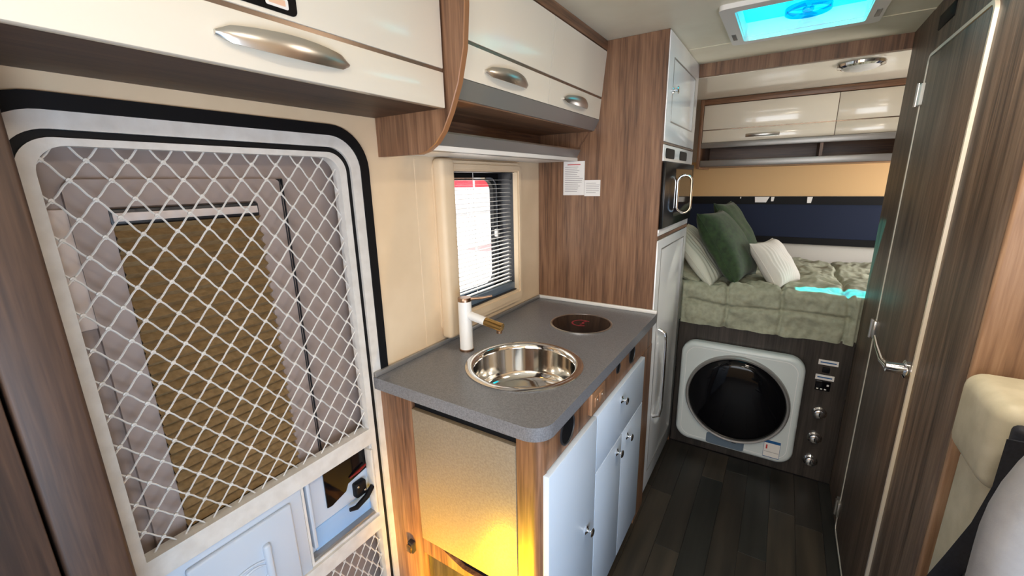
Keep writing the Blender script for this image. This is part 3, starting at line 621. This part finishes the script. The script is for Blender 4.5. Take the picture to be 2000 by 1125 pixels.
def quilt():
    mb = MB(); X0, X1 = -0.985, 1.085
    Lf, r, ztop, yf = 0.185, 0.045, -0.552, 2.425
    top = 3.53 - (yf + r); tot = Lf + r * math.pi / 2 + top
    def fn(u, v):
        x = X0 + (X1 - X0) * u; s = tot * v
        if s < Lf: p = Vector((x, yf, ztop - r - Lf + s)); n = Vector((0, -1, 0))
        elif s < Lf + r * math.pi / 2:
            a = (s - Lf) / r; p = Vector((x, yf + r - r * math.cos(a), ztop - r + r * math.sin(a))); n = Vector((0, -math.cos(a), math.sin(a)))
        else: p = Vector((x, yf + r + s - Lf - r * math.pi / 2, ztop)); n = Vector((0, 0, 1))
        if x < -0.425 and p.y < 2.46: p.y = 2.46 + (p.y - 2.425) * 0.15      # tucked behind the tall cabinet
        if x > 0.355 and p.y < 2.46: p.y = 2.46 + (p.y - 2.425) * 0.15
        q = 0.0
        for sx in (-0.8, -0.62, -0.2, 0.045, 0.31, 0.56, 0.8): q -= 0.02 * math.exp(-((x - sx - 0.008 * math.sin(14 * s)) / 0.010) ** 2)
        for sv in (0.125, 0.30, 0.56, 0.84, 1.1): q -= 0.02 * math.exp(-((s - sv - 0.006 * math.sin(11 * x)) / 0.010) ** 2)
        q += 0.020 * noise.noise(Vector((x * 5, s * 5, 0.3))) + 0.018 * noise.noise(Vector((x * 12 + s * 6, s * 15, 1.3))) + 0.007 * noise.noise(Vector((x * 40, s * 30, 2.3)))
        if x < -0.40 or x > 0.335:
            if p.y < 2.5: q = min(q, 0.0) * 0.4
        return p + n * q
    return mb.grid(fn, 330, 190)
ob('quilt', quilt(), 'bed', None, 'crumpled grey green quilt hanging over the front of the bed', 'quilt', sharp=180)

def cushion(name, loc, normal, roll, sx, sy, th, m, label, group=None, rib=0, tassel=False):
    n = Vector(normal).normalized(); u = Vector((0, 0, 1)); ex = (u - n * u.dot(n)).normalized(); ey = n.cross(ex)
    ex, ey = ex * math.cos(roll) + ey * math.sin(roll), ey * math.cos(roll) - ex * math.sin(roll)
    c = Vector(loc)
    mb = MB(); N = 48
    def fn(side):
        def f(a, b_):
            p, q = a * 2 - 1, b_ * 2 - 1
            e = max(0, (1 - abs(p) ** 2.6)) * max(0, (1 - abs(q) ** 2.6))
            pin = 1 - 0.09 * (1 - abs(q) ** 2) * abs(p) ** 4
            pin2 = 1 - 0.09 * (1 - abs(p) ** 2) * abs(q) ** 4
            t = th * (e ** 0.42)
            w_ = 0.012 * noise.noise(Vector((p * 1.7 + c.x * 9, q * 1.7, side + c.y * 7))) * e ** 0.3
            if rib: w_ += 0.0022 * math.sin(q * rib) * min(1, e * 6)
            return c + ex * (p * sx * pin) + ey * (q * sy * pin2) + n * (side * (t + w_) if t > 0 else 0)
        return f
    mb.grid(fn(1), N, N); mb.grid(fn(-1), N, N)
    bmesh.ops.remove_doubles(mb.b, verts=mb.b.verts[:], dist=0.0004)
    root = thing(name, c - Vector((0, 0, sx)), label, 'cushion', group)
    bo = ob('cover', mb, m, root, sharp=180)
    pp = []
    for k in range(80):
        t = k / 80 * 4; i = int(t); f_ = t - i
        p, q = [(f_ * 2 - 1, -1), (1, f_ * 2 - 1), (1 - f_ * 2, 1), (-1, 1 - f_ * 2)][i]
        pin = 1 - 0.09 * (1 - abs(q) ** 2) * abs(p) ** 4; pin2 = 1 - 0.09 * (1 - abs(p) ** 2) * abs(q) ** 4
        pp.append(c + ex * (p * sx * pin) + ey * (q * sy * pin2))
    ob('piping', MB().tube(pp, 0.003, 6, True), m, root)
    if tassel:
        for a, b_ in ((-1, -1), (-1, 1)):
            k0 = c + ex * (a * sx) + ey * (b_ * sy); dn = (ex * a + ey * b_).normalized() * 0.4 + Vector((0, 0, -0.6)); dn.normalize()
            tm = MB().lathe([(0, -0.004), (0.006, 0.0), (0.006, 0.007), (0.0045, 0.01), (0.011, 0.033), (0.012, 0.045), (0, 0.045)], k0, dn, 12)
            ob('tassel', tm, m, root)
    return root
cushion('cushion', (-0.245, 2.67, -0.368), (0.82, -0.17, 0.54), 0.0, 0.215, 0.18, 0.08, 'green', 'dark green velvet cushion in front, leaning on the ribbed cream pillow', 'green velvet cushions')
cushion('cushion', (-0.225, 3.04, -0.340), (0.84, -0.17, 0.50), 0.0, 0.22, 0.16, 0.06, 'green', 'dark green velvet cushion standing behind the other green one', 'green velvet cushions')
cushion('cushion', (-0.005, 2.70, -0.458), (0.74, -0.36, 0.60), 0.05, 0.14, 0.12, 0.06, 'linen', 'small ribbed white cushion with corner tassels', None, 40, True)
cushion('pillow', (-0.385, 2.64, -0.425), (0.74, -0.12, 0.64), 0.0, 0.20, 0.16, 0.05, 'linen_stripe', 'ribbed cream pillow tucked behind the green cushions', None, 30)
cushion('pillow', (-0.50, 2.70, -0.505), (0.30, -0.05, 0.95), 0.0, 0.20, 0.20, 0.045, 'bed', 'grey green pillow lying lowest against the tall cabinet')

# rear window, blind and panel
rw = thing('window_2', (0.03, 3.56, -0.45), 'long dark rear window with navy blackout blind above the bed', 'window', kind='structure')
ob('frame', MB().ring(rr(-0.98, 1.08, -0.455, -0.132, 0.01), rr(-0.94, 1.04, -0.41, -0.185, 0.006), 'y', 3.535, 3.56), 'black', rw)
ob('blackout_blind', B(-0.945, 1.045, 3.548, 3.558, -0.412, -0.183), 'navy_wall', rw, 'navy blackout blind')
for x, w_, h_ in ((-0.135, 0.09, 0.038), (-0.07, 0.02, 0.03), (0.145, 0.03, 0.04), (-0.27, 0.007, 0.012)):
    ob('blind_clip', MB().prism([(x - w_ / 2, -0.134), (x + w_ / 2, -0.134), (x + w_ * 0.3, -0.134 - h_), (x - w_ * 0.45, -0.134 - h_)], 'y', 3.530, 3.536), 'white_matt', rw, 'white blind clip')
struct('trim_3', B(-0.998, 1.098, 3.545, 3.56, -0.13, 0.12), 'beige', 'tan padded strip between rear window and overhead cabinet', cat='trim')

# rear overhead cabinet
rc = thing('overhead_cabinet', (0.3, 3.3, 0.07), 'cream overhead cabinet across the bed alcove with a low open shelf', 'cabinet')
RY = 3.13
ob('carcass', B(-0.50, 1.098, RY + 0.018, 3.555, 0.215, 0.488), 'wood_x', rc, 'walnut carcass')
ob('top_rail', B(-0.52, 1.098, RY - 0.004, RY + 0.02, 0.455, 0.488, bev=0.002), 'wood_x', rc)
ob('side_board', B(-0.522, -0.502, RY - 0.012, 3.555, 0.062, 0.488, bev=0.002), 'wood', rc)
for x0, x1 in ((-0.50, 0.196), (0.199, 1.098)):
    ob('door', B(x0, x1, RY, RY + 0.018, 0.305, 0.452, bev=0.002), 'cream', rc)
    l3 = ob('door', B(x0, x1, RY, RY + 0.018, 0.226, 0.299, bev=0.002), 'cream', rc)
    ob('trim_strip', B(x0, x1, RY + 0.003, RY + 0.018, 0.299, 0.305), 'strip', rc)
    mid = -0.16 if x0 < 0 else 0.65
    hh = MB(); pts = [(mid - 0.09 + 0.18 * k / 16, RY - 0.003 - 0.02 * math.sin(math.pi * k / 16) ** 0.8, 0.255) for k in range(17)]
    hh.tube(pts, 0.008, 8, sx=0.35, sy=1.3, up=(0, 0, 1)); ob('handle', hh, 'satin', l3)
ob('shelf_back', B(-0.50, 1.098, 3.50, 3.555, 0.08, 0.215), 'wood_x', rc)
ob('shelf_board', B(-0.50, 1.098, RY + 0.01, 3.555, 0.072, 0.086), 'wood_x', rc)
ob('shelf_divider', B(0.14, 0.155, RY + 0.02, 3.50, 0.086, 0.215), 'wood', rc)
ob('upper_lip', B(-0.50, 1.098, RY - 0.01, RY + 0.02, 0.190, 0.224, bev=0.003), 'alu', rc, 'grey metal lip')
ob('shelf_lip', B(-0.50, 1.098, RY - 0.006, RY + 0.014, 0.076, 0.114, bev=0.003), 'alu', rc, 'grey metal lip')

# alcove lamp
la = thing('ceiling_lamp', (0.222, 2.60, 0.47), 'round chrome rimmed lamp on the lowered ceiling over the bed', 'lamp')
ob('rim', MB().lathe([(0.085, 0), (0.09, -0.004), (0.088, -0.014), (0.074, -0.02), (0.072, -0.012)], (0.222, 2.60, 0.49), (0, 0, 1), 40), 'chrome', la)
ob('diffuser', MB().lathe([(0.073, -0.012), (0.06, -0.026), (0.03, -0.033), (0, -0.035)], (0.222, 2.60, 0.49), (0, 0, 1), 32), 'white_matt', la)

# washing machine
wm = thing('washing_machine', (-0.1, 2.42, -1.49), 'small white washing machine with round black door under the bed', 'washing machine')
WX0, WX1, WZ0, WZ1 = -0.395, 0.187, -1.478, -0.874
wb = MB(); t = bmesh.new()
body = ob('body', MB().prism(rr(WX0, WX1, WZ0, WZ1, 0.075, 10), 'y', 2.385, 2.449), 'washer_white', wm, 'white rounded casing')
bvm = body.modifiers.new('bevel', 'BEVEL'); bvm.width = 0.02; bvm.segments = 4; bvm.limit_method = 'ANGLE'; bvm.angle_limit = math.radians(50)
ob('face_groove', MB().ring(rr(WX0 + 0.028, WX1 - 0.028, WZ0 + 0.028, WZ1 - 0.028, 0.06, 10), rr(WX0 + 0.031, WX1 - 0.031, WZ0 + 0.031, WZ1 - 0.031, 0.058, 10), 'y', 2.3842, 2.387), 'white', wm)
cw = (-0.103, 2.385, -1.165)
wdr = ob('door', MB().lathe([(0.252, 0), (0.250, 0.016), (0.244, 0.022), (0.236, 0.020), (0.232, 0.012)], cw, (0, -1, 0), 64), 'alu', wm, 'round door with silver ring')
ob('door_glass', MB().lathe([(0.234, 0.010), (0.230, 0.020), (0.20, 0.032), (0.12, 0.044), (0, 0.048)], cw, (0, -1, 0), 64), 'blackgloss', wdr, 'domed black glass', sharp=60)
ob('detergent_flap', MB().prism(rr(-0.225, -0.035, -1.462, -1.40, 0.012), 'y', 2.381, 2.386), 'bluegrey', wm, 'slate grey flap')
ob('flap_mark', B(-0.095, -0.075, 2.3802, 2.381, -1.425, -1.417), 'black', wm)
lb = ob('energy_label', B(0.055, 0.130, 2.3835, 2.3848, -1.452, -1.352), 'paper', wm, 'blue and white energy label')
ob('label_header', B(0.055, 0.130, 2.3828, 2.3835, -1.368, -1.352), 'blue', lb)
for (x0, x1, z0, z1, mm) in ((0.055, 0.0565, -1.452, -1.368, 'blue'), (0.1285, 0.130, -1.452, -1.368, 'blue'), (0.055, 0.130, -1.452, -1.449, 'blue'), (0.060, 0.125, -1.421, -1.4195, 'ink'), (0.066, 0.073, -1.404, -1.380, 'inkred')):
    ob('label_mark', B(x0, x1, 2.3828, 2.3835, z0, z1), mm, lb)

# controls on the bed base
def sticker(x0, x1, z0, z1, label):
    s = thing('sticker', ((x0 + x1) / 2, 2.449, z0), label, 'sticker', 'instruction stickers by the washing machine')
    ob('backing', B(x0, x1, 2.4475, 2.4493, z0, z1), 'paper', s)
    ob('print_line', B(x0 + 0.008, x1 - 0.008, 2.4468, 2.4475, (z0 + z1) / 2 - 0.003, (z0 + z1) / 2 + 0.003), 'blue', s)
sticker(0.235, 0.315, -0.905, -0.879, 'pale instruction sticker on dark panel above a small black switch')
sticker(0.232, 0.308, -0.985, -0.958, 'pale instruction sticker above the little black display')
sw = thing('switch', (0.268, 2.449, -0.945), 'tiny black switch between two pale stickers', 'switch')
ob('plate', B(0.255, 0.285, 2.444, 2.4493, -0.945, -0.917, bev=0.003), 'black', sw)
dp = thing('display', (0.267, 2.449, -1.04), 'little black display with white keys beside the washing machine', 'display')
ob('case', B(0.236, 0.298, 2.440, 2.4493, -1.04, -0.989, bev=0.003), 'blackgloss', dp)
for k in range(3): ob('key', B(0.242 + k * 0.016, 0.251 + k * 0.016, 2.438, 2.4402, -1.034, -1.028, bev=0.001), 'white_matt', dp)
ob('key', B(0.282, 0.291, 2.438, 2.4402, -1.012, -1.003, bev=0.001), 'white_matt', dp)
for k, (x, z, lbn) in enumerate(((0.272, -1.165, 'chrome round lock nearest the black display'), (0.270, -1.308, 'chrome round lock, middle one in the upright row of three'), (0.268, -1.442, 'chrome round lock nearest the floor'))):
    lk = thing('round_lock', (x, 2.449, z - 0.03), lbn, 'lock', 'round locks beside the washing machine')
    ob('escutcheon', MB().lathe([(0, 0), (0.033, 0), (0.032, 0.006), (0.024, 0.012), (0.022, 0.024), (0.016, 0.027), (0, 0.027)], (x, 2.4495, z), (0, -1, 0), 28), 'chrome', lk)
    ob('key_slot', B(x - 0.0022, x + 0.0022, 2.4205, 2.4226, z - 0.010, z + 0.010), 'black', lk)

# ================================================================== roof hatch
hh = thing('roof_hatch', (-0.02, 1.925, ZC - 0.015), 'square roof hatch with turquoise lid and white frame', 'roof hatch')
ob('frame', MB().ring(rr(hx0 - 0.04, hx1 + 0.04, hy0 - 0.04, hy1 + 0.035, 0.02), rr(hx0 + 0.004, hx1 - 0.004, hy0 + 0.004, hy1 - 0.004, 0.012), 'z', ZC - 0.016, ZC - 0.0005), 'white_matt', hh)
ob('shaft', MB().ring(rr(hx0 + 0.0005, hx1 - 0.0005, hy0 + 0.0005, hy1 - 0.0005, 0.012), rr(hx0 + 0.005, hx1 - 0.005, hy0 + 0.005, hy1 - 0.005, 0.01), 'z', ZC - 0.0005, ZC + 0.05), 'white_matt', hh)
for xx in (hx0 - 0.022, hx1 + 0.022):
    ob('frame_slot', B(xx - 0.007, xx + 0.007, 1.99, 2.07, ZC - 0.018, ZC - 0.0155, bev=0.002), 'alu', hh)
ob('lid', B(hx0 - 0.01, hx1 + 0.01, hy0 - 0.01, 1.945, ZC + 0.0505, ZC + 0.0535), 'cyan', hh, 'frosted turquoise lid')
ob('added_clear_strip', B(hx0 - 0.01, hx1 + 0.01, 1.945, hy1 + 0.01, ZC + 0.0505, ZC + 0.0535), 'cyanglass', hh, 'clear turquoise strip added for the sun patch')  # clear part added to the lid to shape the sun patch on the bed
FX, FY = -0.005, 2.035
fn_ = ob('fan_hub', MB().lathe([(0, 0), (0.016, 0), (0.018, 0.004), (0.018, 0.012), (0, 0.012)], (FX, FY, ZC + 0.03), (0, 0, 1), 20), 'fanglass', hh)
for k in range(5):
    a = 2 * math.pi * k / 5 + 0.3; bl = MB()
    def bf(u, v, a=a):
        r = 0.018 + 0.048 * u; t = a + (v - 0.5) * 0.95
        return Vector((FX + r * math.cos(t), FY + r * math.sin(t), ZC + 0.034 + 0.006 * v))
    ob('fan_blade', bl.grid(bf, 5, 6), 'fanglass', fn_, 'turquoise fan blade')
ob('fan_ring', MB().ring([(FX + 0.072 * math.cos(2 * math.pi * k / 32), FY + 0.072 * math.sin(2 * math.pi * k / 32)) for k in range(32)], [(FX + 0.067 * math.cos(2 * math.pi * k / 32), FY + 0.067 * math.sin(2 * math.pi * k / 32)) for k in range(32)], 'z', ZC + 0.028, ZC + 0.046), 'fanglass', hh)

# ================================================================== seats
def rounded_seat(x0, x1, y0, y1, z0, z1, bev, seg=5): return B(x0, x1, y0, y1, z0, z1, bev=bev, seg=seg)
s1 = thing('belted_seat', (0.62, 1.05, ZF), 'cream leather travel seat with navy belt cover against the washroom wall', 'seat')
ob('plinth', B(0.38, 0.95, 0.86, 1.195, ZF, -1.18), 'wood_dark', s1)
ob('seat_cushion', B(0.36, 0.97, 0.84, 1.08, -1.18, -1.06, bev=0.03, seg=4), 'leather', s1)
ob('backrest', B(0.366, 0.93, 0.995, 1.16, -1.06, -0.53, bev=0.035, seg=5), 'leather', s1, 'cream leather backrest')
hr = ob('headrest', B(0.350, 0.93, 0.985, 1.17, -0.555, -0.385, bev=0.03, seg=5), 'leather', s1, 'cream leather head bolster')
ob('belt_cover', B(0.370, 0.90, 0.970, 0.997, -1.02, -0.412, bev=0.010, seg=3), 'navy', s1, 'navy cloth cover')
blt = ob('belt', MB().tube([(0.385, 0.962, -0.43), (0.382, 0.955, -0.52), (0.368, 0.95, -0.60), (0.345, 0.945, -0.68), (0.315, 0.935, -0.77), (0.30, 0.92, -0.90)], 0.032, 8, sx=0.9, sy=0.08, up=(0.2, -1, 0)), 'navy', s1, 'navy seat belt')
ob('belt_buckle', B(0.345, 0.365, 0.925, 0.94, -0.72, -0.69, bev=0.004), 'satin', blt)
s2 = thing('swivel_seat', (0.5, 0.65, ZF), 'pale grey leather seat with rounded back in front of the cream seat', 'seat')
def seatback():
    mb = MB()
    def f(u, v):
        a = 2 * math.pi * u; k = v
        zz = -1.05 + 0.80 * k
        wv = 0.235 * (1 - 0.30 * max(0, (k - 0.72) / 0.28) ** 2.2) * (1 if k < 0.999 else 0.6)
        d = 0.075 * (1 - 0.35 * k) * (1 if k < 0.999 else 0.5)
        ca, sa = math.cos(a), math.sin(a)
        sgn = lambda q: (abs(q) ** 0.6) * (1 if q >= 0 else -1)
        return Vector((0.498 + wv * sgn(ca), 0.66 + 0.05 * k + d * sgn(sa), zz))
    mb.grid(f, 32, 24, closeu=True)
    return mb
sb_ = seatback(); bmesh.ops.holes_fill(sb_.b, edges=[e for e in sb_.b.edges if e.is_boundary], sides=0)
ob('backrest', sb_, 'greyleather', s2, 'pale grey rounded backrest', sharp=60)
ob('seat_cushion', B(0.25, 0.73, 0.16, 0.62, -1.16, -1.04, bev=0.04, seg=4), 'greyleather', s2)
ob('pedestal', MB().lathe([(0.2, 0), (0.2, 0.03), (0.08, 0.06), (0.08, 0.36), (0.18, 0.385), (0, 0.39)], (0.49, 0.42, ZF), (0, 0, 1), 24), 'dark', s2)

# ================================================================== step light, ceiling lamps and an added aisle lamp
stp = thing('step_light', (-0.68, 0.50, ZF), 'amber step light low in the entry well', 'lamp')
ob('housing', B(-0.75, -0.61, 0.46, 0.54, ZF, ZF + 0.03, bev=0.006), 'dark', stp)
ob('diffuser', B(-0.74, -0.62, 0.47, 0.53, ZF + 0.029, ZF + 0.036, bev=0.003), 'led_amber', stp)
light('step_light_glow', 'SPOT', (-0.68, 0.50, ZF + 0.06), (0.0, 0.75, 0.58), 80, (1.0, 0.54, 0.008), spot_size=math.radians(96), spot_blend=0.9, shadow_soft_size=0.04)
for k, (x, y) in enumerate(((0.3, 0.35), (0.1, -0.75), (0.27, 1.15))):
    cl = thing('ceiling_lamp', (x, y, ZC - 0.03), ['flat round ceiling lamp over the seats', 'flat round ceiling lamp over the cab', 'unseen ceiling lamp added to brighten the kitchen aisle'][k], 'lamp')
    ob('rim', MB().lathe([(0.11, 0), (0.115, -0.006), (0.11, -0.018), (0.1, -0.02)], (x, y, ZC - 0.0005), (0, 0, 1), 32), 'chrome', cl)
    ob('diffuser', MB().lathe([(0.1, -0.017), (0.08, -0.026), (0, -0.03)], (x, y, ZC - 0.0005), (0, 0, 1), 32), 'led', cl)
    light('ceiling_lamp_light', 'AREA', (x, y, ZC - 0.045), (0, 0, -1), [5, 6, 6][k], (1.0, 0.87, 0.70), 0.2)  # the aisle lamp is added to brighten the tall cabinet

# ================================================================== outside the window
struct('ground', B(-40, 40, -20, 40, -2.3, -2.25), 'ground', 'pale sunlit paving outside the window', cat='ground')
for k, (y, x, w_, lbn) in enumerate(((11.6, -9.0, 2.2, 'red canopy on white posts outside the kitchen window'), (13.9, -9.0, 2.0, 'red canopy on white posts outside the kitchen window'))):
    tn = thing('canopy', (x, y, -2.25), lbn, 'canopy', 'red canopies outside')
    ap = [(x - 1, y - w_ / 2), (x + 1, y - w_ / 2), (x + 1, y + w_ / 2), (x - 1, y + w_ / 2)]
    mb = MB(); top = mb.b.verts.new((x, y, 0.42)); lowv = [mb.b.verts.new((p[0], p[1], 0.15)) for p in ap]; hem = [mb.b.verts.new((p[0], p[1], -0.12)) for p in ap]
    for q in range(4):
        mb.b.faces.new((top, lowv[q], lowv[(q + 1) % 4])); mb.b.faces.new((lowv[q], hem[q], hem[(q + 1) % 4], lowv[(q + 1) % 4]))
    ob('cloth', mb, 'red', tn)
    for p in ap: ob('post', MB().cyl((p[0], p[1], -2.25), (p[0], p[1], 0.15), 0.03, n=10), 'facade', tn)
bl_ = thing('building', (-22, 25, -2.25), 'pale low building beyond the red canopies', 'building')
ob('walls', B(-24, -20, 5, 45, -2.25, 2.2), 'facade', bl_)
ob('roof', B(-24.3, -19.7, 4.7, 45.3, 2.2, 2.5), 'facade', bl_)
